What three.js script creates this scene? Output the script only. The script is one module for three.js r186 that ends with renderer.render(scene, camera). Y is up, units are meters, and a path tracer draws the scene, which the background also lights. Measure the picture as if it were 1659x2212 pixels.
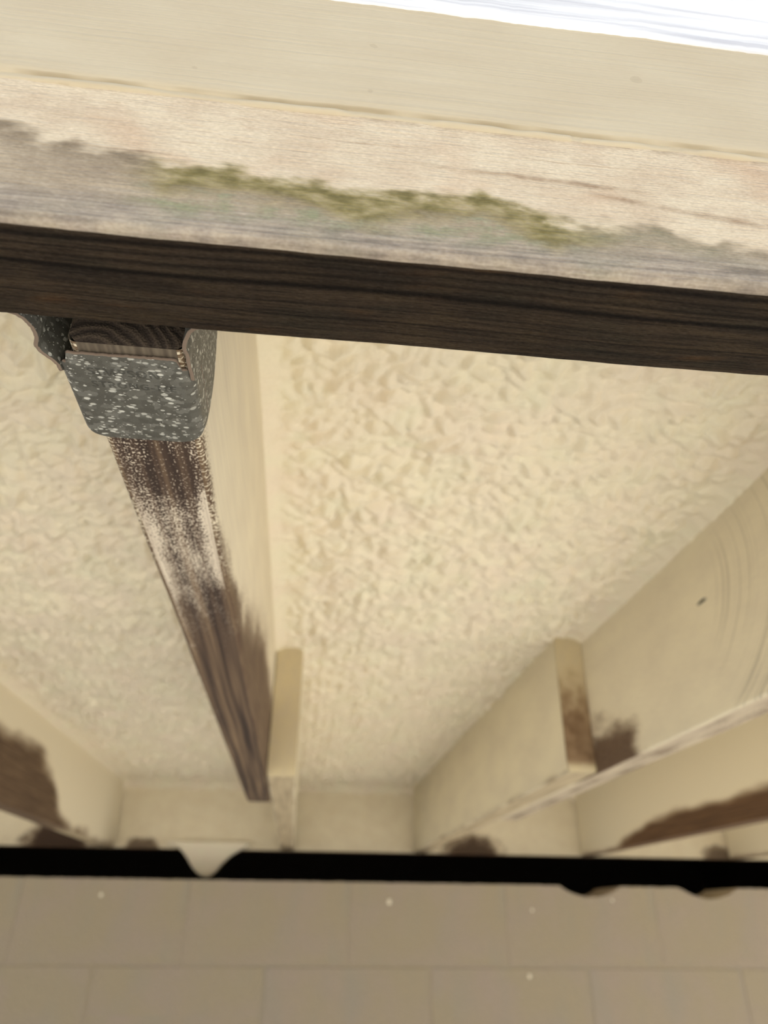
import * as THREE from 'three';
import { mergeGeometries } from 'three/addons/utils/BufferGeometryUtils.js';
import { RoundedBoxGeometry } from 'three/addons/geometries/RoundedBoxGeometry.js';

// ---------------------------------------------------------------- camera, sky, sun, exposure
// The place is laid out in (b, u, a): b metres along the front board to the right, u metres above the camera,
// a metres in under the floor. The ground lies EYE metres below the camera.
const EYE = 1.6;
const P = (b, u, a) => new THREE.Vector3(b, u + EYE, -a);
const scene = new THREE.Scene();
const camera = new THREE.PerspectiveCamera(2 * Math.atan(1106 / 1567.1) * 180 / Math.PI, 1659 / 2212, 0.01, 200);
{
  const p = THREE.MathUtils.degToRad(29.193), r = THREE.MathUtils.degToRad(-0.636), w = THREE.MathUtils.degToRad(-5.993);
  const right = new THREE.Vector3(Math.cos(w), 0, -Math.sin(w)), fh = new THREE.Vector3(-Math.sin(w), 0, -Math.cos(w)), up = new THREE.Vector3(0, 1, 0);
  const fw = fh.clone().multiplyScalar(Math.cos(p)).addScaledVector(up, Math.sin(p));
  const u0 = up.clone().multiplyScalar(Math.cos(p)).addScaledVector(fh, -Math.sin(p));
  const X = right.clone().multiplyScalar(Math.cos(r)).addScaledVector(u0, -Math.sin(r));
  const Y = right.clone().multiplyScalar(Math.sin(r)).addScaledVector(u0, Math.cos(r));
  camera.matrixAutoUpdate = true;
  camera.quaternion.setFromRotationMatrix(new THREE.Matrix4().makeBasis(X, Y, fw.clone().negate()));
  camera.position.copy(P(0, 0, 0));
  camera.focus = 0.25;
  camera.userData.fStop = 9.5;          // a phone lens: an opening of about 2 mm
}
const renderer = new THREE.WebGLRenderer({ antialias: true });
renderer.toneMapping = THREE.LinearToneMapping;
renderer.toneMappingExposure = 1.95;
renderer.shadowMap.enabled = true;
{ // pale hazy daylight, the same all round
  const w = 64, h = 32, d = new Float32Array(w * h * 4);
  for (let j = 0; j < h; j++) for (let i = 0; i < w; i++) {
    const e = Math.max(0, (j + 0.5) / h * 2 - 1), k = (j * w + i) * 4;
    d[k] = 0.46 - 0.12 * e; d[k + 1] = 0.49 - 0.08 * e; d[k + 2] = 0.53 - 0.02 * e; d[k + 3] = 1;
  }
  const t = new THREE.DataTexture(d, w, h, THREE.RGBAFormat, THREE.FloatType);
  t.mapping = THREE.EquirectangularReflectionMapping; t.magFilter = THREE.LinearFilter; t.needsUpdate = true;
  scene.background = t; scene.environment = t;
}
const sun = new THREE.DirectionalLight(new THREE.Color(1.0, 0.95, 0.86), 4.6);   // along the front of the building, a little behind it
sun.position.set(6, 7 + EYE, -0.8); sun.target.position.set(0, EYE, 0);
sun.castShadow = true; sun.shadow.mapSize.set(2048, 2048);
Object.assign(sun.shadow.camera, { left: -9, right: 9, top: 9, bottom: -9, near: 0.5, far: 30 });
scene.add(sun, sun.target);

// ---------------------------------------------------------------- helpers
function rng(seed) { let s = seed >>> 0; return () => { s = (s + 0x6D2B79F5) >>> 0; let t = Math.imul(s ^ (s >>> 15), 1 | s); t = (t + Math.imul(t ^ (t >>> 7), 61 | t)) ^ t; return ((t ^ (t >>> 14)) >>> 0) / 4294967296; }; }
const PERM = new Uint8Array(512), GX = new Float32Array(256), GY = new Float32Array(256);
{ const r = rng(77), a = [...Array(256).keys()]; for (let i = 255; i > 0; i--) { const j = Math.floor(r() * (i + 1)); [a[i], a[j]] = [a[j], a[i]]; } for (let i = 0; i < 512; i++) PERM[i] = a[i & 255]; for (let i = 0; i < 256; i++) { const t = r() * 6.2832; GX[i] = Math.cos(t); GY[i] = Math.sin(t); } }
// gradient noise, about -1..1; px: whole period along x (0 = none)
function noise(x, y, px = 0) {
  const xf = Math.floor(x), yf = Math.floor(y), fx = x - xf, fy = y - yf;
  let x0 = xf, x1 = xf + 1; if (px) { x0 = ((x0 % px) + px) % px; x1 = ((x1 % px) + px) % px; }
  const y0 = yf & 255, y1 = (yf + 1) & 255; x0 &= 255; x1 &= 255;
  const u = fx * fx * fx * (fx * (fx * 6 - 15) + 10), v = fy * fy * fy * (fy * (fy * 6 - 15) + 10);
  const a = PERM[PERM[x0] + y0], b = PERM[PERM[x1] + y0], c = PERM[PERM[x0] + y1], d = PERM[PERM[x1] + y1];
  const na = GX[a] * fx + GY[a] * fy, nb = GX[b] * (fx - 1) + GY[b] * fy, nc = GX[c] * fx + GY[c] * (fy - 1), nd = GX[d] * (fx - 1) + GY[d] * (fy - 1);
  const p = na + u * (nb - na), q = nc + u * (nd - nc);
  return (p + v * (q - p)) * 1.5;
}
function fbm(x, y, oct, px = 0) { let s = 0, a = 0.55; for (let i = 0; i < oct; i++) { s += a * noise(x + i * 17 * (px ? 0 : 1), y + i * 31.7, px); x *= 2; y *= 2; px *= 2; a *= 0.5; } return s; }
const clamp = (x, a = 0, b = 1) => x < a ? a : x > b ? b : x;
const sm = (a, b, x) => { const t = clamp((x - a) / (b - a)); return t * t * (3 - 2 * t); };
const mix3 = (a, b, t) => [a[0] + (b[0] - a[0]) * t, a[1] + (b[1] - a[1]) * t, a[2] + (b[2] - a[2]) * t];

// colour texture + height texture from fn(u, v) -> [r, g, b (0..255 sRGB), height 0..1]
function bake(w, h, fn, wrap = THREE.RepeatWrapping, wantBump = true) {
  const c = new Uint8Array(w * h * 4), m = wantBump ? new Uint8Array(w * h * 4) : null;
  for (let j = 0; j < h; j++) for (let i = 0; i < w; i++) {
    const q = fn((i + 0.5) / w, (j + 0.5) / h), k = (j * w + i) * 4;
    c[k] = clamp(q[0], 0, 255); c[k + 1] = clamp(q[1], 0, 255); c[k + 2] = clamp(q[2], 0, 255); c[k + 3] = 255;
    if (m) { m[k] = m[k + 1] = m[k + 2] = clamp(q[3]) * 255; m[k + 3] = 255; }
  }
  const tex = (d, srgb) => { const t = new THREE.DataTexture(d, w, h, THREE.RGBAFormat); t.wrapS = t.wrapT = wrap; t.magFilter = THREE.LinearFilter; t.minFilter = THREE.LinearMipmapLinearFilter; t.generateMipmaps = true; if (srgb) t.colorSpace = THREE.SRGBColorSpace; t.needsUpdate = true; return t; };
  return { map: tex(c, true), bump: m ? tex(m, false) : null };
}
function matOf(t, bump, rough = 0.9, extra = {}) {
  return new THREE.MeshStandardMaterial({ map: t.map, bumpMap: t.bump, bumpScale: bump, roughness: rough, ...extra });
}
const used = {};
function numbered(n) { used[n] = (used[n] ?? -1) + 1; return used[n] ? `${n}_${String(used[n]).padStart(3, '0')}` : n; }
function mesh(name, geo, m, parent) { const o = new THREE.Mesh(geo, m); o.name = name; o.castShadow = o.receiveShadow = true; parent.add(o); return o; }
function top(o, name, label, category, extra = {}) { o.name = numbered(name); o.userData = { label, category, ...extra }; scene.add(o); return o; }
function structure(o, name, label, category) { o.name = name; o.userData = { kind: 'structure', label, category }; scene.add(o); return o; }
// a grid surface from fn(i, j) -> Vector3 and uvfn(i, j) -> [u, v]
function grid(ni, nj, fn, uvfn, flip = false) {
  const pos = new Float32Array((ni + 1) * (nj + 1) * 3), uv = new Float32Array((ni + 1) * (nj + 1) * 2), idx = [];
  for (let j = 0; j <= nj; j++) for (let i = 0; i <= ni; i++) {
    const k = j * (ni + 1) + i, p = fn(i, j), t = uvfn(i, j);
    pos[k * 3] = p.x; pos[k * 3 + 1] = p.y; pos[k * 3 + 2] = p.z; uv[k * 2] = t[0]; uv[k * 2 + 1] = t[1];
    if (i < ni && j < nj) { const a = k, b = k + 1, c = k + ni + 1, d = c + 1; flip ? idx.push(a, c, b, b, c, d) : idx.push(a, b, c, b, d, c); }
  }
  const g = new THREE.BufferGeometry();
  g.setAttribute('position', new THREE.BufferAttribute(pos, 3)); g.setAttribute('uv', new THREE.BufferAttribute(uv, 2));
  g.setIndex(idx); g.computeVertexNormals(); return g;
}
function box(b0, b1, u0, u1, a0, a1, r = 0.002) {
  const g = new RoundedBoxGeometry(b1 - b0, u1 - u0, a1 - a0, 2, Math.min(r, (b1 - b0) / 3, (u1 - u0) / 3, (a1 - a0) / 3));
  const c = P((b0 + b1) / 2, (u0 + u1) / 2, (a0 + a1) / 2); g.translate(c.x, c.y, c.z); return g;
}
// uv in metres by the face's own direction
function metricUV(g, s = 1) {
  const p = g.attributes.position, n = g.attributes.normal, uv = new Float32Array(p.count * 2);
  for (let i = 0; i < p.count; i++) {
    const ax = Math.abs(n.getX(i)), ay = Math.abs(n.getY(i)), az = Math.abs(n.getZ(i));
    const [u, v] = ay > ax && ay > az ? [p.getX(i), p.getZ(i)] : ax > az ? [p.getZ(i), p.getY(i)] : [p.getX(i), p.getY(i)];
    uv[i * 2] = u * s; uv[i * 2 + 1] = v * s;
  }
  g.setAttribute('uv', new THREE.BufferAttribute(uv, 2)); return g;
}

// ---------------------------------------------------------------- measures (metres, from the photograph)
const HJ = 0.1633, DEPTH = 0.184, CEIL = HJ + DEPTH;     // underside of joists, joist depth, underside of floor
const BACK = 0.1755, FRONT = 0.1375, HB = 0.1585;        // front board: back face, outer face, underside
const TAN = 0.2173, WHITE = 0.2808, BTOP = 0.40;
const WALL = 2.10, WTOP = 0.0815, RIM = 2.29, CAVE = 4.2;   // CAVE: far end of the closed crawl space behind the wall
const LEFT = -2.4, RIGHT = 2.2;

// ---------------------------------------------------------------- ground
{
  const t = bake(512, 512, (u, v) => { const n = fbm(u * 8, v * 8, 4, 8), f = noise(u * 120, v * 120, 120); return [199 + n * 14 + f * 9, 195 + n * 13 + f * 9, 187 + n * 12 + f * 9, 0.5 + f * 0.4]; });
  const g = metricUV(box(-14, 14, -EYE - 0.2, -EYE, -14, 4, 0.01), 0.5);
  structure(mesh('floor', g, matOf(t, 0.002, 0.95), scene), 'floor', 'pale sandy concrete ground outside and under the raised floor', 'ground');
}

// ---------------------------------------------------------------- cream sprayed coat: ceiling between the joists
const foamTex = bake(1024, 1024, (u, v) => {
  const warm = fbm(u * 6, v * 6, 3, 6), pale = fbm(u * 11 + 5, v * 11 + 3, 3, 11), fine = noise(u * 180, v * 180, 180);
  let c = [246, 236, 211]; c = mix3(c, [245, 230, 210], clamp(warm * 0.9 + 0.3)); c = mix3(c, [243, 238, 211], clamp(pale * 1.2));
  return [c[0] + fine * 3, c[1] + fine * 3, c[2] + fine * 3, 0.5 + 0.25 * noise(u * 260, v * 260, 260) + 0.25 * fine];
});
const foamMat = matOf(foamTex, 0.0006, 0.75);
const lump = (b, a) => {   // rounded blobs with creases between them
  const wx = noise(b * 45, a * 45) * 0.005, wy = noise(b * 45 + 9, a * 45 + 4) * 0.005, x = b + wx, y = a + wy;
  const n1 = Math.abs(noise(x * 58, y * 66)), n2 = Math.abs(noise(x * 118 + 7, y * 130 + 3)), n3 = noise(x * 24 + 50, y * 24);
  return 0.0115 * Math.pow(n1, 0.9) + 0.0032 * n2 + 0.004 * n3;
};
const JOISTS = [-1.445, -0.985, -0.5245, -0.0658, 0.3953, 0.855, 1.315, 1.775];
const JW = 0.019;
const ceiling = new THREE.Group();
structure(ceiling, 'ceiling', 'cream sprayed lumpy coat on the underside of the floor between joists', 'ceiling');
{
  const plain = new THREE.MeshStandardMaterial({ color: 0xb79a6c, roughness: 0.9 });
  mesh('subfloor_panel', box(LEFT, RIGHT, CEIL + 0.001, CEIL + 0.024, BACK + 0.001, CAVE + 0.1), plain, ceiling);
  const edges = [LEFT + 0.02, ...JOISTS, RIGHT - 0.02];
  for (let k = 0; k + 1 < edges.length; k++) {
    const b0 = edges[k] + JW * 0.6, b1 = edges[k + 1] - JW * 0.6, wide = k === 0 || k + 2 === edges.length, nearView = k >= 2 && k <= 5;
    const nb = wide ? 60 : nearView ? 176 : 60, rows = [];
    let a = BACK + 0.002; while (a < RIM + 0.01) { rows.push(a); a += wide || !nearView ? 0.012 : a < 0.95 ? 0.0024 : 0.0048; } rows.push(RIM + 0.012);
    const g = grid(nb, rows.length - 1, (i, j) => {
      const b = b0 + (b1 - b0) * i / nb, aa = rows[j], e = Math.min(b - b0, b1 - b), far = RIM - aa;
      const cove = 0.017 * Math.pow(1 - clamp(e / 0.034), 2) + 0.02 * Math.pow(1 - clamp(far / 0.05), 2);
      const rough = 0.18 + 0.82 * sm(0.008, 0.05, e);
      return P(b, CEIL - 0.002 - cove - lump(b, aa) * rough, aa);
    }, (i, j) => [(b0 + (b1 - b0) * i / nb) * 2, rows[j] * 2]);
    mesh('sprayed_coat', g, foamMat, ceiling);
  }
}

// ---------------------------------------------------------------- block wall, sill plates and rim at the far side
const blockTex = bake(1024, 1024, (u, v) => {
  const n = fbm(u * 5, v * 5, 4, 5), p = fbm(u * 9 + 3, v * 3, 3, 9), f = noise(u * 140, v * 140, 140);
  let c = [160, 147, 124]; c = mix3(c, [161, 146, 134], clamp(0.3 + n)); c = mix3(c, [152, 145, 130], clamp(p));
  let h = 0.5 + f * 0.2 + n * 0.3;
  return [c[0] + f * 3, c[1] + f * 3, c[2] + f * 3, h];
});
{
  const wall = new THREE.Group(); structure(wall, 'wall_back', 'tan painted concrete block wall under the far ends of the joists', 'wall');
  const m = matOf(blockTex, 0.003, 0.85);
  mesh('mortar', metricUV(box(LEFT, RIGHT, -EYE, WTOP - 0.045, WALL + 0.0014, WALL + 0.19, 0.001), 1.3), m, wall);
  const chip = (b) => 0.0012 * noise(b * 30, 4) + 0.0008 * noise(b * 110, 9) + (b > 0.66 && b < 1.4 ? 0.026 * Math.pow(Math.max(0, Math.sin((b - 0.70) * 19)), 0.8) + 0.004 * Math.abs(noise(b * 70, 1)) : 0);
  const course = [WTOP, -0.1046]; while (course.at(-1) > -EYE) course.push(course.at(-1) - 0.2);
  const spec = rng(5), shared = {};
  for (let k = 0; k + 1 < course.length; k++) {
    const lo = Math.max(course[k + 1], -EYE), h = course[k] - lo;
    for (let i = -9; i < 11; i++) {
      const b0 = -0.668 + i * 0.406 + (k % 2 ? 0.203 : 0); if (b0 < LEFT + 0.01 || b0 + 0.4 > RIGHT) continue;
      if (k === 0) { // top course: whole blocks with worn and, in places, broken upper edges
        const w = 0.4052, sh = new THREE.Shape(); sh.moveTo(0, 0); sh.lineTo(w, 0); for (let q = 80; q >= 0; q--) { const x = w * q / 80; sh.lineTo(x, h - 0.004 - Math.max(0, chip(b0 + x) + 0.001)); }
        const g = metricUV(new THREE.ExtrudeGeometry(sh, { depth: 0.186, bevelEnabled: false, steps: 1 }), 1.3);
        const o = mesh('block', g, m, wall); o.position.copy(P(b0 + 0.001, lo + 0.002, WALL + 0.186)); continue;
      }
      const v = Math.floor(spec() * 5), key = v + '_' + h.toFixed(3);
      if (!shared[key]) { const g = new RoundedBoxGeometry(0.400, h - 0.006, 0.05, 2, 0.003); metricUV(g, 1.3); const uv = g.attributes.uv; for (let q = 0; q < uv.count; q++) uv.setXY(q, uv.getX(q) + v * 0.37, uv.getY(q) + v * 0.21); shared[key] = g; }
      const o = mesh('block', shared[key], m, wall); o.position.copy(P(b0 + 0.203, (course[k] + lo) / 2, WALL + 0.025));
    }
  }
}
{
  const wall = scene.getObjectByName('wall_back'), cream = new THREE.MeshStandardMaterial({ color: 0xe9dfc8, roughness: 0.8 }), g = new THREE.SphereGeometry(0.0048, 16, 12);
  for (const [b, u, k] of [[0.245, 0.035, 1.1], [-0.475, 0.042, 0.8], [0.60, -0.125, 0.9], [0.62, 0.02, 0.6], [0.84, 0.045, 0.6]]) { const o = mesh('spatter', g, cream, wall); o.position.copy(P(b, u, WALL)); o.scale.set(k, k * 1.2, k * 0.4); }
}
{ // closed crawl space behind the wall, entered by daylight only through the slot under the rim board
  const earth = new THREE.MeshStandardMaterial({ color: 0x4f4032, roughness: 0.95 });
  const g = mergeGeometries([box(LEFT - 0.1, RIGHT + 0.1, -EYE, CEIL + 0.02, CAVE, CAVE + 0.1), box(LEFT - 0.1, LEFT, -EYE, CEIL + 0.02, WALL + 0.02, CAVE + 0.1), box(RIGHT, RIGHT + 0.1, -EYE, CEIL + 0.02, WALL + 0.02, CAVE + 0.1)]);
  structure(mesh('w', g, earth, scene), 'wall_crawlspace', 'brown earth wall of the dark crawl space seen through the slot above the blocks', 'wall');
  const bank = box(LEFT, RIGHT, -EYE, -0.12, WALL + 0.2, CAVE, 0.02);
  structure(mesh('b', bank, earth, scene), 'floor_crawlspace', 'brown earth filling the crawl space behind the block wall', 'ground');
}
const rimTex = bake(2048, 256, (u, v) => {
  const b = -0.8 + u * 2.3, y = HJ + v * DEPTH, n = fbm(u * 60, v * 5, 3), f = noise(u * 400, v * 34);
  let c = mix3([234, 222, 194], [226, 212, 184], clamp(0.4 + n)), bare = 0;
  const spot = (cb, rb, ry, s = 1) => { const d = Math.hypot((b - cb) / rb, (y - HJ) / ry) + n * 0.35 + f * 0.1; bare = Math.max(bare, s * sm(1.15, 0.55, d)); };
  spot(-0.66, 0.10, 0.075); spot(-0.43, 0.05, 0.03, 0.7); spot(0.51, 0.095, 0.055, 0.9); spot(1.27, 0.06, 0.04, 0.7);
  c = mix3(c, [64, 46, 32], bare);
  return [c[0] + f * 4, c[1] + f * 4, c[2] + f * 4, 0.5 + n * 0.4 * (1 - bare)];
}, THREE.MirroredRepeatWrapping);
{
  const g = grid(400, 24, (i, j) => { const b = LEFT + (RIGHT - LEFT) * i / 400, y = HJ + DEPTH * j / 24; return P(b, y, RIM - 0.004 * fbm(b * 20, y * 30, 2)); },
    (i, j) => [(LEFT + (RIGHT - LEFT) * i / 400 + 0.8) / 2.3, j / 24]);
  const r = new THREE.Group(); top(r, 'rim_joist', 'cream-sprayed rim board with bare brown patches above the dark slot', 'rim board');
  mesh('sprayed_face', g, matOf(rimTex, 0.003, 0.85), r);
  mesh('board', box(LEFT, RIGHT, HJ - 0.001, CEIL, RIM + 0.005, RIM + 0.04), new THREE.MeshStandardMaterial({ color: 0x6b4f35, roughness: 0.9 }), r);
}
{
  const sh = new THREE.Shape(), pts = [[-0.115, 0.012], [-0.085, 0.004], [-0.06, -0.018], [-0.04, -0.044], [-0.018, -0.064], [0.004, -0.070], [0.022, -0.060], [0.042, -0.036], [0.066, -0.014], [0.10, 0.006], [0.115, 0.012]];
  sh.moveTo(...pts[0]); sh.splineThru(pts.slice(1).map(([x, y]) => new THREE.Vector2(x, y))); sh.lineTo(...pts[0]);
  const g = metricUV(new THREE.ExtrudeGeometry(sh, { depth: 0.006, bevelEnabled: true, bevelThickness: 0.008, bevelSize: 0.008, bevelOffset: -0.006, bevelSegments: 5, curveSegments: 10 }), 2);
  const o = new THREE.Mesh(g, foamMat); o.position.copy(P(-0.245, HJ, RIM - 0.004)); o.castShadow = o.receiveShadow = true;
  top(o, 'foam_drip', 'cream run of sprayed coat hanging from the rim board into the dark slot', 'drip');
}

// ---------------------------------------------------------------- joists
// One texture strip per joist: lower quarter = underside, the rest = a side face. Texels lie closer together towards the joist's near end.
const SK = (a0, a1) => ({ to: (a) => Math.log(a / a0) / Math.log(a1 / a0), from: (t) => a0 * Math.pow(a1 / a0, t) });
function joistTexture(a0, a1, side, under, w = 2048, h = 512) {
  const k = SK(a0, a1);
  return bake(w, h, (u, v) => { const a = k.from(u); return v < 0.25 ? under(a, clamp(v / 0.25)) : side(a, Math.pow((v - 0.25) / 0.75, 2) * DEPTH); }, THREE.ClampToEdgeWrapping);
}
// a board from a0 to a1; cross-section with eased arrises; uv as above
function joistGeometry(b0, b1, a0, a1, sag = 0) {
  const k = SK(a0, a1), n = 90, r = 0.0028, prof = [];   // profile in (b, u) with texture v, going round from the top left
  const vOf = (u) => 0.252 + 0.748 * Math.sqrt(clamp((u - HJ) / DEPTH)), rise = [1, 0.7, 0.45, 0.26, 0.14, 0.07, 0.035];
  for (const t of rise) prof.push([b0, HJ + r + (DEPTH - r) * t, vOf(HJ + r + (DEPTH - r) * t)]);
  for (let i = 0; i <= 6; i++) { const t = i / 6 * Math.PI / 2, u = HJ + r - Math.sin(t) * r; prof.push([b0 + r - Math.cos(t) * r, u, vOf(u)]); }
  prof.push([b0 + r, HJ, 0.018]); prof.push([b1 - r, HJ, 0.232]);
  for (let i = 6; i >= 0; i--) { const t = i / 6 * Math.PI / 2, u = HJ + r - Math.sin(t) * r; prof.push([b1 - r + Math.cos(t) * r, u, vOf(u)]); }
  for (const t of rise.slice().reverse()) prof.push([b1, HJ + r + (DEPTH - r) * t, vOf(HJ + r + (DEPTH - r) * t)]);
  const g = grid(prof.length - 1, n, (i, j) => { const a = k.from(j / n), w = sag * noise(a * 7, b0 * 9); return P(prof[i][0] + w, prof[i][1] + w * 0.3, a); }, (i, j) => [j / n, prof[i][2]], false);
  // flat underside and sides keep their own normals, so that the arrises stay narrow
  const end = (a, flip) => { const s = new THREE.Shape([[b0, HJ + r], [b0 + r, HJ], [b1 - r, HJ], [b1, HJ + r], [b1, CEIL], [b0, CEIL]].map(([x, y]) => new THREE.Vector2(x, y + EYE))); const e = new THREE.ShapeGeometry(s); e.translate(0, 0, -a); if (!flip) { const ix = e.index.array; for (let q = 0; q < ix.length; q += 3) [ix[q], ix[q + 1]] = [ix[q + 1], ix[q]]; e.computeVertexNormals(); } const p = e.attributes.position, uv = e.attributes.uv; for (let q = 0; q < p.count; q++) uv.setXY(q, (p.getX(q) - b0) / (b1 - b0), (p.getY(q) - EYE - HJ) / DEPTH); return e; };
  const eg = mergeGeometries([end(a0, true), end(a1, false)]);
  const out = mergeGeometries([g, eg], true); return out;
}
const endTex = bake(256, 1024, (u, v) => { const x = u - 0.2, y = v * 4.8 + 0.6, d = Math.hypot(x * 1.4, y), ring = Math.abs(((d * 9 + 0.4 * noise(u * 4, v * 18)) % 1) - 0.5) * 2, f = noise(u * 60, v * 240); const c = mix3([58, 48, 40], [84, 72, 60], sm(0.2, 0.8, ring)); return [c[0] + f * 14, c[1] + f * 13, c[2] + f * 12, ring * 0.5 + f * 0.2]; }, THREE.ClampToEdgeWrapping);
const endMat = matOf(endTex, 0.001, 0.95);
const CREAM = [238, 227, 201], PALE = [226, 214, 194], BARE = [84, 63, 48], BARE_L = [132, 112, 86], GREY = [186, 173, 158];
// sprayed droplets: 1 where a droplet covers the wood
function droplets(b, a, cover) {
  const s = 0.5 + 0.62 * noise(b / 0.00095, a / 0.0013) + 0.42 * noise(b / 0.00048 + 9, a / 0.00065 + 4) + 0.12 * noise(b / 0.004, a / 0.006);
  return sm(-0.16, 0.16, cover * 1.8 - 0.4 - (1 - s));
}
// the joist in the hanger
const midTex = joistTexture(0.19, 1.28, (a, y) => {
  const g = noise(a * 9, y * 420) * 0.6 + noise(a * 30, y * 1500) * 0.4, n = fbm(a * 14, y * 40, 3);
  const limit = 0.003 + 0.010 * sm(0.30, 0.45, a) + 0.085 * sm(0.40, 0.78, a) + 0.014 * n;       // bare strip above the lower edge
  const cover = clamp(0.55 + (y - limit) / (0.016 + 0.03 * sm(0.4, 0.6, a)) * 0.6, 0.12, 1.5);
  let bare = mix3(BARE, BARE_L, clamp(0.45 + g * 0.9)), k = droplets(y + 3, a, cover);
  let c = mix3(bare, mix3(CREAM, GREY, clamp(0.15 + g * 0.25 + n * 0.2)), k);
  return [c[0], c[1], c[2], 0.4 + g * 0.2 + k * 0.25];
}, (a, t) => {
  const b = t * 0.038, g = noise(t * 7 + 0.25 * noise(a * 6, 3), a * 3.2), g2 = noise(t * 26, a * 9), n = fbm(a * 16, t * 3.5, 3);
  let cover = 0.14 * sm(0.262, 0.31, a) + 0.18 * sm(0.275, 0.33, a) - 0.16 * sm(0.34, 0.42, a) - 0.30 * sm(0.40, 0.50, a);
  cover += 0.27 - 0.07 * sm(0.29, 0.33, a) + 0.12 * sm(0.6, 0.1, t) * (1 - sm(0.27, 0.30, a)) + 0.30 * sm(0.72, 0.95, t) * sm(0.27, 0.31, a) * (1 - sm(0.36, 0.40, a)) + 0.14 * sm(0.3, 0.05, t) * sm(0.30, 0.34, a) * (1 - sm(0.48, 0.54, a)) + 0.12 * sm(0.35, 0, t) + n * 0.28 + 0.16 * sm(0.75, 0.95, t) * (1 - sm(0.3, 0.33, a));
  cover += 0.5 * sm(0.09, 0.03, t + 0.03 * n) * sm(0.4, 0.5, a) * (1 - sm(0.9, 1.1, a));
  cover = Math.min(cover, 0.80 - 0.30 * sm(0.5, 0.6, a) + 0.3 * sm(0.09, 0.03, t));
  let wood = mix3([66, 50, 40], [128, 106, 82], clamp(0.42 * sm(0.34, 0.5, a) + g * 0.75 + g2 * 0.35));
  wood = mix3(wood, [48, 34, 27], sm(0.1, 0.5, -g) * 0.8);
  const tip = sm(0.1985, 0.1960, a + 0.0006 * g2); wood = mix3(wood, mix3([112, 101, 86], [84, 74, 62], clamp(0.5 + g2)), tip); cover *= 1 - 0.8 * tip;
  const k = droplets(b, a, cover), c = mix3(wood, mix3(PALE, [198, 184, 166], clamp(0.45 + g2)), k);
  return [c[0], c[1], c[2], 0.35 + g * 0.2 + g2 * 0.15 + k * 0.25];
});
// the joist with fanned grain and a dark knot
const knotTex = joistTexture(0.19, 1.5, (a, y) => {
  const n = fbm(a * 10, y * 30, 3), r = Math.hypot((a - 0.82) * 0.55, y - 0.13), fan = noise(a * 4, Math.sqrt(r * 0.02) * 2900), fine = noise(a * 60, y * 900);
  const zone = sm(0.60, 0.42, Math.abs(a - 0.45) * 1.4 + y * 2.2) * sm(0.66, 0.58, a);
  let cover = clamp(0.4 + (y - 0.004) / 0.03 + 0.6 - 0.12 * zone * sm(0.15, 0.5, fan));
  const patch = sm(1.0, 0.0, Math.hypot((a - 0.94) / 0.17, (y - 0.0) / 0.095) + n * 0.3); cover = Math.min(cover, 1.05 - patch * 1.25);
  const knot = sm(1.0, 0.4, Math.hypot((a - 0.649) / 0.012, (y - 0.1065) / 0.0022) + noise(a * 300, y * 600) * 0.35);
  const k = droplets(y + 5, a, cover); let c = mix3(mix3(BARE, BARE_L, 0.35 + fine * 0.3), mix3([232, 221, 193], GREY, clamp(0.12 + fine * 0.1 + n * 0.2)), k);
  c = mix3(c, [120, 112, 96], zone * sm(0.15, 0.7, fan) * 0.32); c = mix3(c, [52, 50, 42], knot);
  return [c[0], c[1], c[2], 0.5 + k * 0.2 - knot * 0.3 + fine * 0.1];
}, (a, t) => {
  const g = noise(t * 6, a * 5), g2 = noise(t * 24, a * 12), n = fbm(a * 10, t * 3, 3), k = droplets(t * 0.038, a, 0.62 + n * 0.4 + 0.3 * sm(0.4, 0.0, t));
  const c = mix3(mix3([92, 76, 62], [140, 120, 98], 0.4 + g * 0.6), mix3([204, 190, 164], [180, 164, 146], clamp(0.4 + g2)), k);
  return [c[0], c[1], c[2], 0.4 + g2 * 0.2 + k * 0.2];
});
// plain dark joist with a bare lower side
const bareTex = joistTexture(0.19, 2.3, (a, y) => {
  const g = noise(a * 8, y * 380) * 0.6 + noise(a * 20, y * 1300) * 0.4, n = fbm(a * 7, y * 20, 3), k = sm(-0.012, 0.012, y - 0.046 * sm(2.1, 1.75, a) - 0.012 * n);
  const c = mix3(mix3([82, 58, 38], [122, 92, 62], clamp(0.4 + g)), CREAM, k); return [c[0], c[1], c[2], 0.5 + g * 0.2];
}, (a, t) => { const g = noise(t * 6, a * 5), g2 = noise(t * 26, a * 12); const c = mix3([88, 66, 46], [130, 106, 80], clamp(0.4 + g * 0.7 + g2 * 0.3)); return [c[0], c[1], c[2], 0.5 + g2 * 0.3]; }, 1024, 512);
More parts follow.
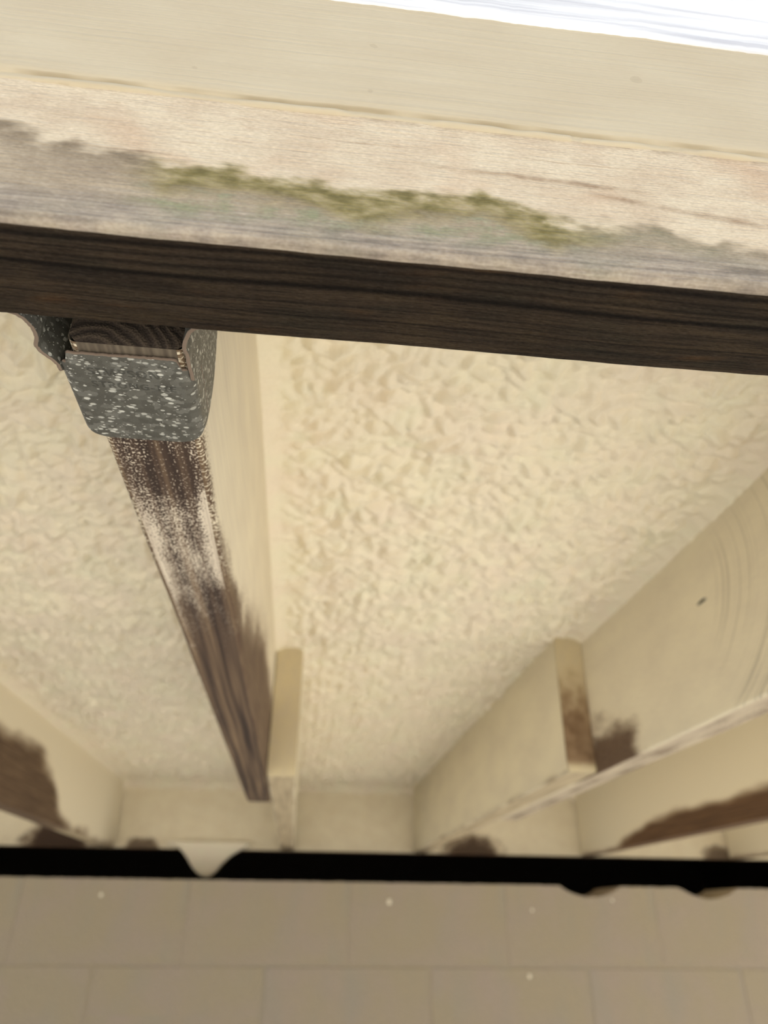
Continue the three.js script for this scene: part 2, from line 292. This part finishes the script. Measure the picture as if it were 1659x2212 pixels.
// plain sprayed joist, cream down to its lower edge
const creamTex = joistTexture(0.9, 2.3, (a, y) => {
  const n = fbm(a * 9, y * 24, 3), f = noise(a * 40, y * 500), k = droplets(y + 2, a, clamp(0.75 + (y - 0.006 + 0.012 * n) / 0.03, 0.3, 1.4));
  const c = mix3(BARE_L, mix3([230, 219, 190], GREY, clamp(0.1 + n * 0.25)), k); return [c[0] + f * 3, c[1] + f * 3, c[2] + f * 3, 0.5 + k * 0.2];
}, (a, t) => { const n = fbm(a * 9, t * 3, 3), g = noise(t * 9, a * 6), k = clamp(0.8 + n * 0.3 + g * 0.15); const c = mix3(mix3([100, 82, 64], [132, 112, 90], 0.5 + g), [200, 184, 152], k); return [c[0], c[1], c[2], 0.5]; }, 1024, 512);
const darkTex = joistTexture(0.19, 2.3, (a, y) => {
  const g = noise(a * 8, y * 260) * 0.6 + noise(a * 20, y * 900) * 0.4, n = fbm(a * 7, y * 20, 3), limit = 0.112 * sm(1.86, 1.52, a) + 0.022 * n, k = sm(-0.016, 0.016, y - limit);
  const c = mix3(mix3([86, 66, 48], [120, 98, 74], clamp(0.4 + g)), CREAM, k); return [c[0], c[1], c[2], 0.5 + g * 0.2];
}, (a, t) => { const g = noise(t * 6, a * 5), g2 = noise(t * 26, a * 12), n = fbm(a * 9, t * 2, 2), k = sm(1.75, 1.9, a + n * 0.1) * 0.9; const c = mix3(mix3([88, 68, 50], [130, 108, 82], clamp(0.4 + g * 0.7 + g2 * 0.3)), [196, 180, 148], k); return [c[0], c[1], c[2], 0.5 + g2 * 0.3]; }, 1024, 512);
const MM = { dark: matOf(darkTex, 0.001, 0.9), mid: matOf(midTex, 0.0009, 0.9), knot: matOf(knotTex, 0.0009, 0.9), bare: matOf(bareTex, 0.001, 0.9), cream: matOf(creamTex, 0.001, 0.88) };
const sprayedEnd = (patch) => matOf(bake(128, 512, (u, v) => { const n = fbm(u * 3, v * 12, 3), f = noise(u * 40, v * 170), k = patch * sm(0.80, 0.30, v + n * 0.12) * sm(0.02, 0.10, v); const c = mix3(mix3([214, 198, 160], GREY, clamp(0.1 + n * 0.3)), mix3([112, 86, 60], [150, 124, 94], clamp(0.5 + n)), k); return [c[0] + f * 4, c[1] + f * 4, c[2] + f * 4, 0.5 + f * 0.2]; }, THREE.ClampToEdgeWrapping), 0.001, 0.9);
const endPlain = sprayedEnd(0.08), endPatch = sprayedEnd(0.95);
function joist(c, a0, a1, m, label, e = endPlain, sag = 0.0006) {
  const o = new THREE.Mesh(joistGeometry(c - JW, c + JW, a0, a1, sag), [m, e]); o.castShadow = o.receiveShadow = true;
  return top(o, 'floor_joist', label, 'joist', { group: 'floor joists under the sprayed floor' });
}
const FAR_END = RIM - 0.008, NEAR = BACK + 0.003;
joist(JOISTS[3], 0.190, 1.285, MM.mid, 'speckled brown floor joist held by the galvanized hanger', endMat);
joist(JOISTS[3] + 0.0392, 1.03, FAR_END, MM.cream, 'cream-sprayed joist lapped beside the speckled joist in the hanger');
joist(JOISTS[4], NEAR, 1.45, MM.knot, 'cream-sprayed joist with fanned grain lines and a small dark knot');
joist(JOISTS[4] - 0.0392, 0.935, FAR_END, MM.cream, 'cream-sprayed joist lapped against the joist with the dark knot', endPatch);
joist(JOISTS[2], NEAR, FAR_END, MM.dark, 'dark brown joist with bare lower side, its far end sprayed cream');
joist(JOISTS[5], NEAR, FAR_END, MM.bare, 'bare-edged orange-brown joist above the broken block edges');
joist(JOISTS[6], NEAR, FAR_END, MM.bare, 'bare-edged joist next beyond the orange-brown joist, away from the hanger');

// ---------------------------------------------------------------- front board with its coats of paint
const L = 0.6;   // length of one repeat of the board's textures (metres)
const edgeOf = (pts) => (b) => { if (b <= pts[0][0]) return pts[0][1]; for (let i = 1; i < pts.length; i++) if (b <= pts[i][0]) { const [x0, y0] = pts[i - 1], [x1, y1] = pts[i]; return y0 + (y1 - y0) * sm(0, 1, (b - x0) / (x1 - x0)); } return pts.at(-1)[1]; };
const stainTop = edgeOf([[-0.2, 0.190], [-0.098, 0.1985], [-0.080, 0.1925], [-0.066, 0.1905], [-0.053, 0.1885], [-0.0477, 0.1848], [-0.0306, 0.1872], [-0.0172, 0.1845], [-0.004, 0.1830], [0.023, 0.1837], [0.037, 0.1866], [0.0425, 0.1892], [0.051, 0.1838], [0.064, 0.1790], [0.0924, 0.1795], [0.112, 0.1766], [0.1285, 0.1740], [0.2, 0.176], [0.4, 0.190]]);
const faceTex = bake(2048, 512, (u, v) => {   // outer face: u 0..1 = b from -0.2 to 0.4, v 0..1 = 0.155 to 0.225
  const b = -0.2 + u * L, y = 0.155 + v * 0.07, n = fbm(u * 24, v * 5, 4, 24), n2 = fbm(u * 70, v * 18, 3, 70), g = noise(u * 14 + 0.6 * noise(u * 9, v * 3, 9), v * 58, 14), g2 = noise(u * 40, v * 150, 40), grain = noise(u * 300, v * 120, 300), fleck = noise(u * 520, v * 150, 520);
  let c = mix3([219, 203, 177], [205, 185, 159], clamp(0.30 + n * 1.2));
  c = mix3(c, [190, 168, 144], clamp(g2 * 0.6 + n2 * 0.8) * 0.6); c = mix3(c, [196, 160, 130], clamp(fbm(u * 18 + 0.4, v * 3 + 7, 3, 18) * 1.6 - 0.25) * 0.45);
  // the stained lower part: its upper outline is tufted
  const top = stainTop(b) + n * 0.0042 + n2 * 0.0036, d = top - y, stain = sm(-0.0028, 0.0036, d + fleck * 0.0008);
  let dirt = mix3([172, 156, 134], [146, 131, 112], clamp(0.4 + n * 1.1 + g2 * 0.3));
  const silver = sm(0.174, 0.166, y + 0.004 * n + 0.0016 * g + 0.002 * n2);
  let grey = mix3([162, 150, 136], [116, 106, 95], clamp(0.35 + g * 0.8 + g2 * 0.45)); grey = mix3(grey, [150, 150, 128], clamp(0.1 + n * 1.3) * 0.4); grey = mix3(grey, [190, 174, 162], clamp(g2) * 0.5);
  dirt = mix3(dirt, grey, silver);
  const green = sm(-0.062, -0.045, b + n * 0.012) * sm(0.092, 0.060, b + n * 0.02), trail = sm(0.06, 0.075, b) * sm(0.14, 0.1, b);
  dirt = mix3(dirt, mix3([132, 121, 68], [112, 102, 62], clamp(0.4 + n2 * 1.3)), green * sm(0.0165, 0.006, d + n * 0.005) * clamp(0.9 + n2 * 0.6 + fleck * 0.3));
  dirt = mix3(dirt, [146, 146, 116], green * sm(0.010, 0.016, d) * sm(0.162, 0.170, y) * clamp(0.45 + n2 * 1.3 + fleck * 0.4));
  dirt = mix3(dirt, mix3([138, 124, 100], [150, 146, 122], clamp(d / 0.008)), trail * sm(0.012, 0.003, d) * clamp(0.6 + n2));
  const soil = sm(-0.045, -0.06, b) * sm(0.0125, 0.003, d + 0.004 * n2) * sm(-0.16, -0.12, b); dirt = mix3(dirt, [134, 119, 98], soil * clamp(0.75 + n * 1.2 + n2 * 0.9));
  c = mix3(c, dirt, stain * clamp(0.88 + n2 * 0.4));
  // long grain streaks
  const streak = (yy, slope, w, b0, b1, s) => { const e = y - yy - slope * b - 0.0012 * n; return s * sm(w, 0, Math.abs(e)) * sm(b0, b0 + 0.02, b) * sm(b1, b1 - 0.02, b); };
  c = mix3(c, [140, 114, 90], Math.max(streak(0.1985, -0.035, 0.0022, 0.02, 0.1, 0.65), streak(0.2005, -0.115, 0.0022, 0.07, 0.2, 0.55), streak(0.1885, -0.03, 0.0009, -0.08, -0.04, 0.8), streak(0.2045, 0.0, 0.0004, -0.02, 0.03, 0.6), streak(0.206, 0.0, 0.0005, 0.05, 0.1, 0.5)) * clamp(0.6 + n2));
  const under = sm(0.0018, 0, 0.2168 - y + 0.0008 * n) * sm(-0.03, 0.03, b) * clamp(0.5 + n2 * 1.2); c = mix3(c, [168, 150, 126], under * 0.55);  // darker broken line just below the tan edge
  const f = grain * 9 + fleck * 9 + noise(u * 900, v * 260, 900) * 6;
  return [c[0] + f, c[1] + f, c[2] + f, 0.5 + g * 0.14 + g2 * 0.2 + grain * 0.15];
});
const underTex = bake(2048, 320, (u, v) => { // underside: v 0..1 from the outer to the back edge
  const n = fbm(u * 20, v * 4, 4, 20), wv = 0.05 * noise(u * 5, v * 2, 5), g = noise(u * 7, (v + wv) * 14, 7), g2 = noise(u * 26, (v + wv) * 46, 26), grain = noise(u * 240, v * 110, 240);
  let c = mix3([58, 48, 38], [41, 34, 28], clamp(0.45 + g * 0.9)); c = mix3(c, [74, 62, 43], clamp(n * 1.1) * 0.6); c = mix3(c, [40, 41, 33], clamp(-n) * 0.5);
  const line = (vv, w, s) => s * sm(w, 0, Math.abs(v + wv * 0.9 - vv + 0.012 * n));
  c = mix3(c, [16, 12, 9], Math.max(line(0.36, 0.05, 0.9), line(0.09, 0.035, 0.7), line(0.17, 0.018, 0.5), line(0.25, 0.03, 0.55), line(0.70, 0.014, 0.6), line(0.56, 0.012, 0.4), clamp(-g2 * 0.9) * 0.55));
  c = mix3(c, [98, 66, 38], sm(0.25, 0.7, fbm(u * 12 + 3, v * 4 + 2.2, 3, 12)) * 0.5);
  const f = grain * 9 + noise(u * 620, v * 130, 620) * 8;
  const dot = noise(u * 190 + 0.3, v * 24 + 0.7, 190) * 0.6 + noise(u * 420, v * 52, 420) * 0.6 > 0.98 ? 1 : 0;
  c = mix3(c, [150, 150, 145], dot * 0.8);
  return [c[0] + f, c[1] + f, c[2] + f, 0.5 + g2 * 0.25 + grain * 0.2];
});
const tanTex = bake(2048, 256, (u, v) => {
  const g = noise(u * 4, v * 60, 4), g2 = noise(u * 12, v * 130, 12), n = fbm(u * 14, v * 4, 3, 14), fine = noise(u * 200, v * 110, 200);
  const spot = noise(u * 52 + 0.4, v * 7 + 2.3, 52) > 0.80 ? 1 : 0;
  let c = mix3([205, 191, 163], [197, 181, 152], clamp(0.4 + n * 0.8)); c = mix3(c, [176, 160, 132], spot * 0.35);
  c = mix3(c, [150, 132, 100], 0.55 * sm(0.012, 0.002, Math.abs(v - 0.038 - 0.004 * n)) * clamp(0.65 + 1.1 * noise(u * 40, 3.3, 40)));  // darker lip line: shade under the film's edge, painted into the colour
  const f = g * 3 + g2 * 2.5 + fine * 2; return [c[0] + f, c[1] + f, c[2] + f, 0.5 + g * 0.25 + g2 * 0.2];
});
const whiteTex = bake(1024, 256, (u, v) => { const g = noise(u * 6, v * 26, 6), g2 = noise(u * 14, v * 70, 14), n = fbm(u * 10, v * 5, 3, 10); const k = clamp(0.25 + g * 0.8 + g2 * 0.5 + n * 0.4); const c = mix3([250, 250, 251], [206, 205, 211], k); return [c[0], c[1], c[2], 0.6 - 0.4 * k]; });
{
  const board = new THREE.Group();
  top(board, 'front_board', 'weathered front board with mossy face and dark underside, painted tan and white above', 'beam');
  const r = 0.0028, arcs = [];
  // profile from the top of the outer face down, round the arris, along the underside and up the back; [a, u, texture kind, v]
  const n = 420, bs = [...Array(n + 1)].map((_, i) => { const t = i / n * 2 - 1; return (t * t * t * 0.78 + t * 0.22) * (t < 0 ? -LEFT : RIGHT); });
  const wob = (b, s) => 0.0006 * noise(b * 16, s) + 0.00025 * noise(b * 90, s + 4);
  const face = grid(n, 8, (i, j) => P(bs[i], BTOP + (HB + r - BTOP) * j / 8, FRONT), (i, j) => [(bs[i] + 0.2) / L, (BTOP + (HB + r - BTOP) * j / 8 - 0.155) / 0.07]);
  const arris = grid(n, 8, (i, j) => { const t = j / 8 * Math.PI / 2, k = 1 + 60 * wob(bs[i], 2); return P(bs[i], HB + r - Math.sin(t) * r + wob(bs[i], 1) * Math.sin(t), FRONT + r * k - Math.cos(t) * r * k); }, (i, j) => [(bs[i] + 0.2) / L, (HB + r * (1 - j / 8) - 0.155) / 0.07]);
  const under = grid(n, 14, (i, j) => { const t = j / 14, a = FRONT + r + t * (BACK - FRONT - 2 * r); return P(bs[i], HB + wob(bs[i], 1) * (1 - t) + wob(bs[i], 3) * t - 0.0004 * Math.sin(t * Math.PI), a); }, (i, j) => [(bs[i] + 0.2) / L, 0.04 + 0.9 * j / 14]);
  const ridge = grid(n, 6, (i, j) => { const t = j / 6 * Math.PI / 2; return P(bs[i], HB + r - Math.cos(t) * r + wob(bs[i], 3) * Math.cos(t), BACK - r + Math.sin(t) * r); }, (i, j) => [(bs[i] + 0.2) / L, 0.94 + 0.05 * j / 6]);
  const back = grid(n, 4, (i, j) => P(bs[i], HB + r + (BTOP - HB - r) * j / 4, BACK), (i, j) => [(bs[i] + 0.2) / L, 0.99]);
  const cap = grid(n, 1, (i, j) => P(bs[i], BTOP, j ? FRONT : BACK), (i, j) => [(bs[i] + 0.2) / L, 0.5]);
  const faceM = matOf(faceTex, 0.0007, 0.92), underM = new THREE.MeshPhysicalMaterial({ map: underTex.map, bumpMap: underTex.bump, bumpScale: 0.0009, roughness: 0.95, specularIntensity: 0.25 });
  mesh('weathered_face', mergeGeometries([face, arris]), faceM, board);
  mesh('underside', mergeGeometries([under, ridge, back, cap]), underM, board);
  for (const x of [bs[0], bs[n]]) { const g = new THREE.PlaneGeometry(BACK - FRONT, BTOP - HB); g.rotateY(x < 0 ? -Math.PI / 2 : Math.PI / 2); const c = P(x, (BTOP + HB) / 2, (BACK + FRONT) / 2); g.translate(c.x, c.y, c.z); mesh('end_grain', g, endMat, board); }
  // tan coat: a film about a millimetre thick, ending in a groove and a bead of paint with breaks
  const edge = (b) => TAN + 0.0007 * noise(b * 22, 5) + 0.0003 * noise(b * 120, 8);
  const bead = (b) => 0.0011 * (0.35 + 0.65 * sm(-0.15, 0.1, noise(b * 34, 11))) * (1 - 0.9 * sm(0.55, 0.62, noise(b * 60, 14)));
  const cols = [ // [height above the edge, stand-off from the face]
    (b) => [0.078, 0.0012], (b) => [0.03, 0.00125], (b) => [0.0062, 0.0013], (b) => [0.0036, 0.0011], (b) => [0.0029, 0.0002], (b) => [0.0023, 0.0002],
    (b) => [0.0019, bead(b) * 0.8], (b) => [0.0011, bead(b)], (b) => [0.0004 - bead(b) * 0.3, bead(b) * 0.7], (b) => [0.0001 - bead(b) * 0.5, -0.0003]];
  const bt = []; for (let i = 0; i <= 900; i++) { const t = i / 900 * 2 - 1; bt.push((t * t * t * 0.88 + t * 0.12) * (t < 0 ? -LEFT : RIGHT)); }
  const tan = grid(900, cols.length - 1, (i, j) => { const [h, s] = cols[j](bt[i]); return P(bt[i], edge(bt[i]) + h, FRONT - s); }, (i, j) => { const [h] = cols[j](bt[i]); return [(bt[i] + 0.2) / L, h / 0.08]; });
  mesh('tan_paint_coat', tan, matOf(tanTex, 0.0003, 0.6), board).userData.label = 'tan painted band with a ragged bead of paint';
  // white coat laid over the tan, with a ragged brushed edge
  const we = (b) => WHITE + 0.0012 * noise(b * 14, 21) + 0.0010 * Math.abs(noise(b * 50, 24)) + 0.0003 * noise(b * 300, 2);
  const white = grid(900, 5, (i, j) => { const h = [BTOP - WHITE, 0.02, 0.004, 0.0012, 0.0002, 0][j], s = [0.0019, 0.0019, 0.0019, 0.0019, 0.0017, 0.0009][j]; return P(bt[i], we(bt[i]) + h, FRONT - s); }, (i, j) => [(bt[i] + 0.2) / L, [1, 0.2, 0.04, 0.012, 0.002, 0][j]]);
  mesh('white_paint_coat', white, matOf(whiteTex, 0.0004, 0.5), board).userData.label = 'white brushed paint with a ragged lower edge';
}

// ---------------------------------------------------------------- galvanized joist hanger
{
  const px = 1024, size = 0.064, cells = [], r = rng(31), N = 26;
  for (let i = 0; i < N; i++) for (let j = 0; j < N; j++) cells.push([(i + r()) / N, (j + r()) / N, r(), r() * 6.28]);
  const dots = []; for (let i = 0; i < 900; i++) dots.push([r(), r(), (0.25 + Math.pow(r(), 3) * 1.0) / 1000 / size * 0.75, 0.5 + r() * 0.5]);
  const dm = new Float32Array(px * px);
  for (const [x, y, s, k] of dots) { const R = Math.ceil(s * px * 1.6), cx = x * px, cy = y * px, el = 0.55 + 0.45 * noise(x * 90, y * 90); for (let j = -R; j <= R; j++) for (let i = -R; i <= R; i++) { const xx = Math.floor(cx) + i, yy = Math.floor(cy) + j; if (xx < 0 || yy < 0 || xx >= px || yy >= px) continue; const d = Math.hypot((i) / 1.25, j / (0.5 + el * 0.6)) / (s * px); const v = k * sm(1.15, 0.7, d); if (v > dm[yy * px + xx]) dm[yy * px + xx] = v; } }
  // pressed lettering, drawn once on a canvas
  const cv = document.createElement('canvas'); cv.width = cv.height = px; const cx = cv.getContext('2d');
  cx.fillStyle = '#000'; cx.fillRect(0, 0, px, px); cx.fillStyle = '#fff'; cx.textAlign = 'center'; cx.textBaseline = 'middle';
  const mm = px / size / 1000;   // texels per millimetre
  // the seat lies at 0..45 mm across and 0..47.5 mm along; its front is at the top of the canvas
  cx.font = `bold ${5.2 * mm}px sans-serif`; cx.fillText('SIMPSON', 22.0 * mm, 8.2 * mm, 21 * mm);
  cx.font = `bold ${4.4 * mm}px sans-serif`; cx.fillText('STRONG-TIE', 24.0 * mm, 15.0 * mm, 25 * mm);
  const ink = cx.getImageData(0, 0, px, px).data;
  const zinc = bake(px, px, (u, v) => {
    const i = Math.floor(u * N), j = Math.floor(v * N); let best = 9, id = 0; const wx = u + 0.010 * noise(u * 60, v * 60), wy = v + 0.010 * noise(u * 60 + 5, v * 60);
    for (let y = -1; y <= 1; y++) for (let x = -1; x <= 1; x++) { const I = i + x, J = j + y; if (I < 0 || J < 0 || I >= N || J >= N) continue; const c = cells[I * N + J], d = Math.hypot(c[0] - wx, c[1] - wy); if (d < best) { best = d; id = I * N + J; } }
    const tone = Math.pow(cells[id][2], 2.2), n = fbm(u * 12, v * 12, 3), f = noise(u * 210, v * 210);
    let c = mix3([94, 93, 87], [140, 140, 134], tone * 0.75); c = mix3(c, [78, 76, 69], clamp(n) * 0.6);
    const ix = Math.min(px - 1, Math.floor(u * px)), iy = Math.min(px - 1, Math.floor(v * px)), t = ink[((px - 1 - iy) * px + ix) * 4] / 255, d = dm[iy * px + ix];
    c = mix3(c, [63, 63, 59], t * 0.52); c = mix3(c, [222, 222, 214], d);
    return [c[0] + f * 6, c[1] + f * 6, c[2] + f * 6, 0.35 + tone * 0.08 - t * 0.3 + d * 0.45 + f * 0.05];
  });
  const metal = matOf(zinc, 0.0006, 0.55, { metalness: 0.35 });
  const rust = new THREE.MeshStandardMaterial({ color: 0x7d6d60, roughness: 0.95 });
  const hanger = new THREE.Group();
  top(hanger, 'joist_hanger', 'grey galvanized steel joist hanger with white spatter, rusty edges and pressed lettering', 'joist hanger');
  const BL = -0.0907, BR = -0.0453, A0 = 0.194, A1 = 0.2418, T = 0.0013, US = HJ - 0.0018, R = 0.0048;
  const uvOf = (b, a) => [(b - BL) / size, 1 - (a - A0) / size];
  // U-shaped strap: arc length s runs from the left wall, round the corner, along the seat, round the corner, up the right wall
  const flat = BR - BL - 2 * R, arc = R * Math.PI / 2, WALLH = 0.016;
  const strapAt = (s, inset) => { // s measured from the middle of the seat
    const q = s < 0 ? -1 : 1, d = Math.abs(s), rr = R - inset; let x, y;
    if (d <= flat / 2) { x = d; y = inset; }
    else if (d <= flat / 2 + arc) { const t = (d - flat / 2) / R; x = flat / 2 + Math.sin(t) * rr; y = R - Math.cos(t) * rr; }
    else { x = flat / 2 + rr; y = R + (d - flat / 2 - arc); }
    return [(BL + BR) / 2 + q * x, US + y];
  };
  const S = flat / 2 + arc + WALLH, ns = 120, na = 40;
  const jag = (s) => 0.00035 * noise(s * 900, 3) + 0.0003 * noise(s * 300, 7);
  const frontAt = (s) => { const d = Math.abs(s), f = 0.0192; const notch = sm(f - 0.0012, f + 0.0002, d) * 1; return A0 + 0.0052 * notch + 0.0065 * sm(flat / 2 + arc * 0.35, flat / 2 + arc * 0.95, d) + (d < f ? 0.0006 * sm(f * 0.9, f, d) : 0) + jag(s) - (s > 0 ? 0.0002 : 0); };
  const rearAt = (s) => { const d = Math.abs(s), c = flat / 2 + arc * 0.25; const k = clamp((d - c + 0.008) / 0.012); return A1 - 0.0058 * k * k + 0.0026 * sm(flat / 2 + arc * 0.7, flat / 2 + arc + 0.006, d) + 0.3 * jag(s + 2); };
  const strap = (inset, flip) => grid(ns, na, (i, j) => { const s = -S + 2 * S * i / ns, a = frontAt(s) + (rearAt(s) - frontAt(s)) * j / na, [b, u] = strapAt(s, inset); return P(b, u, a); }, (i, j) => { const s = -S + 2 * S * i / ns, a = frontAt(s) + (rearAt(s) - frontAt(s)) * j / na; return uvOf((BL + BR) / 2 + s * 0.85, a); }, flip);
  mesh('seat', mergeGeometries([strap(0, false), strap(T, true)]), metal, hanger);
  const rimG = (at) => grid(ns, 4, (i, j) => { const s = -S + 2 * S * i / ns, [b, u] = strapAt(s, T * j / 4); return P(b, u, at(s) + (at === frontAt ? -1 : 1) * 0.0003 * Math.sin(j / 4 * Math.PI)); }, (i, j) => [i / ns, j]);
  mesh('cut_edge', rimG(frontAt), rust, hanger).userData.label = 'rusty cut front edge';
  mesh('rear_edge', rimG(rearAt), metal, hanger);
  // side plates run up the joist and forward to the board, where they turn out into flanges
  for (const q of [-1, 1]) {
    const side = q < 0 ? BL - 0.00015 : BR + 0.00015;
    const path = q < 0
      ? [[side, 0.2385], [side, 0.222], [side, 0.206], [side - 0.0006, 0.2005], [side - 0.0034, 0.1965], [side - 0.0048, 0.1925], [side - 0.0034, 0.1880], [side - 0.0036, 0.1835], [side - 0.0062, 0.1788], [side - 0.014, 0.1772], [side - 0.036, 0.1772]]
      : [[side, 0.2385], [side, 0.222], [side, 0.206], [side - 0.0002, 0.2000], [side - 0.0005, 0.1955], [side - 0.0004, 0.1915], [side - 0.0010, 0.1880], [side + 0.0002, 0.1835], [side + 0.0030, 0.1788], [side + 0.012, 0.1772], [side + 0.034, 0.1772]];
    const curve = new THREE.CatmullRomCurve3(path.map(([b, a]) => new THREE.Vector3(b, 0, a)), false, 'centripetal');
    const NP = 110, NH = 36, TOPU = HJ + 0.13, pts = curve.getSpacedPoints(NP), tan = pts.map((_, i) => curve.getTangentAt(i / NP));
    const lowAt = (a) => US + R + 0.008 - (R + 0.0072) * sm(0.2100, 0.2040, a) + 0.0004 * noise(a * 900, q);
    const plate = (off, flip) => grid(NP, NH, (i, j) => {
      const p = pts[i], t = tan[i], low = lowAt(p.z), u = low + (TOPU - low) * Math.pow(j / NH, 1.5);
      const lean = p.z > 0.206 ? (p.z - 0.206) / 0.0325 * (0.016 * sm(US + 0.022, US + 0.065, u)) : 0;
      return P(p.x + q * t.z * -off * 1 * (-1), u, p.z - lean + q * t.x * off * -1);
    }, (i, j) => { const p = pts[i], low = lowAt(p.z), u = low + (TOPU - low) * Math.pow(j / NH, 1.5); return [(u - US) * 1.3 / size + 0.1, (i / NP * 0.09) / size]; }, flip);
    const g = mergeGeometries([plate(0, q < 0), plate(T, q > 0)]);
    mesh('side_plate', g, metal, hanger);
    const bottom = grid(NP, 2, (i, j) => { const p = pts[i], t = tan[i], o = T * j / 2; return P(p.x + q * t.z * o, lowAt(p.z) - 0.0003 * Math.sin(j / 2 * Math.PI), p.z - q * t.x * o); }, (i, j) => [i, j]);
    mesh('plate_edge', bottom, rust, hanger).userData.label = 'rusty cut lower edge';
    for (const h of [0.03, 0.06, 0.09]) { // nail heads on the flange
      const nail = new THREE.CylinderGeometry(0.0042, 0.0046, 0.002, 16); nail.rotateX(Math.PI / 2); const c = P(side + q * 0.026, HJ + h, 0.1792); nail.translate(c.x, c.y, c.z); mesh('nail', nail, metal, hanger);
    }
  }
}
renderer.render(scene, camera);
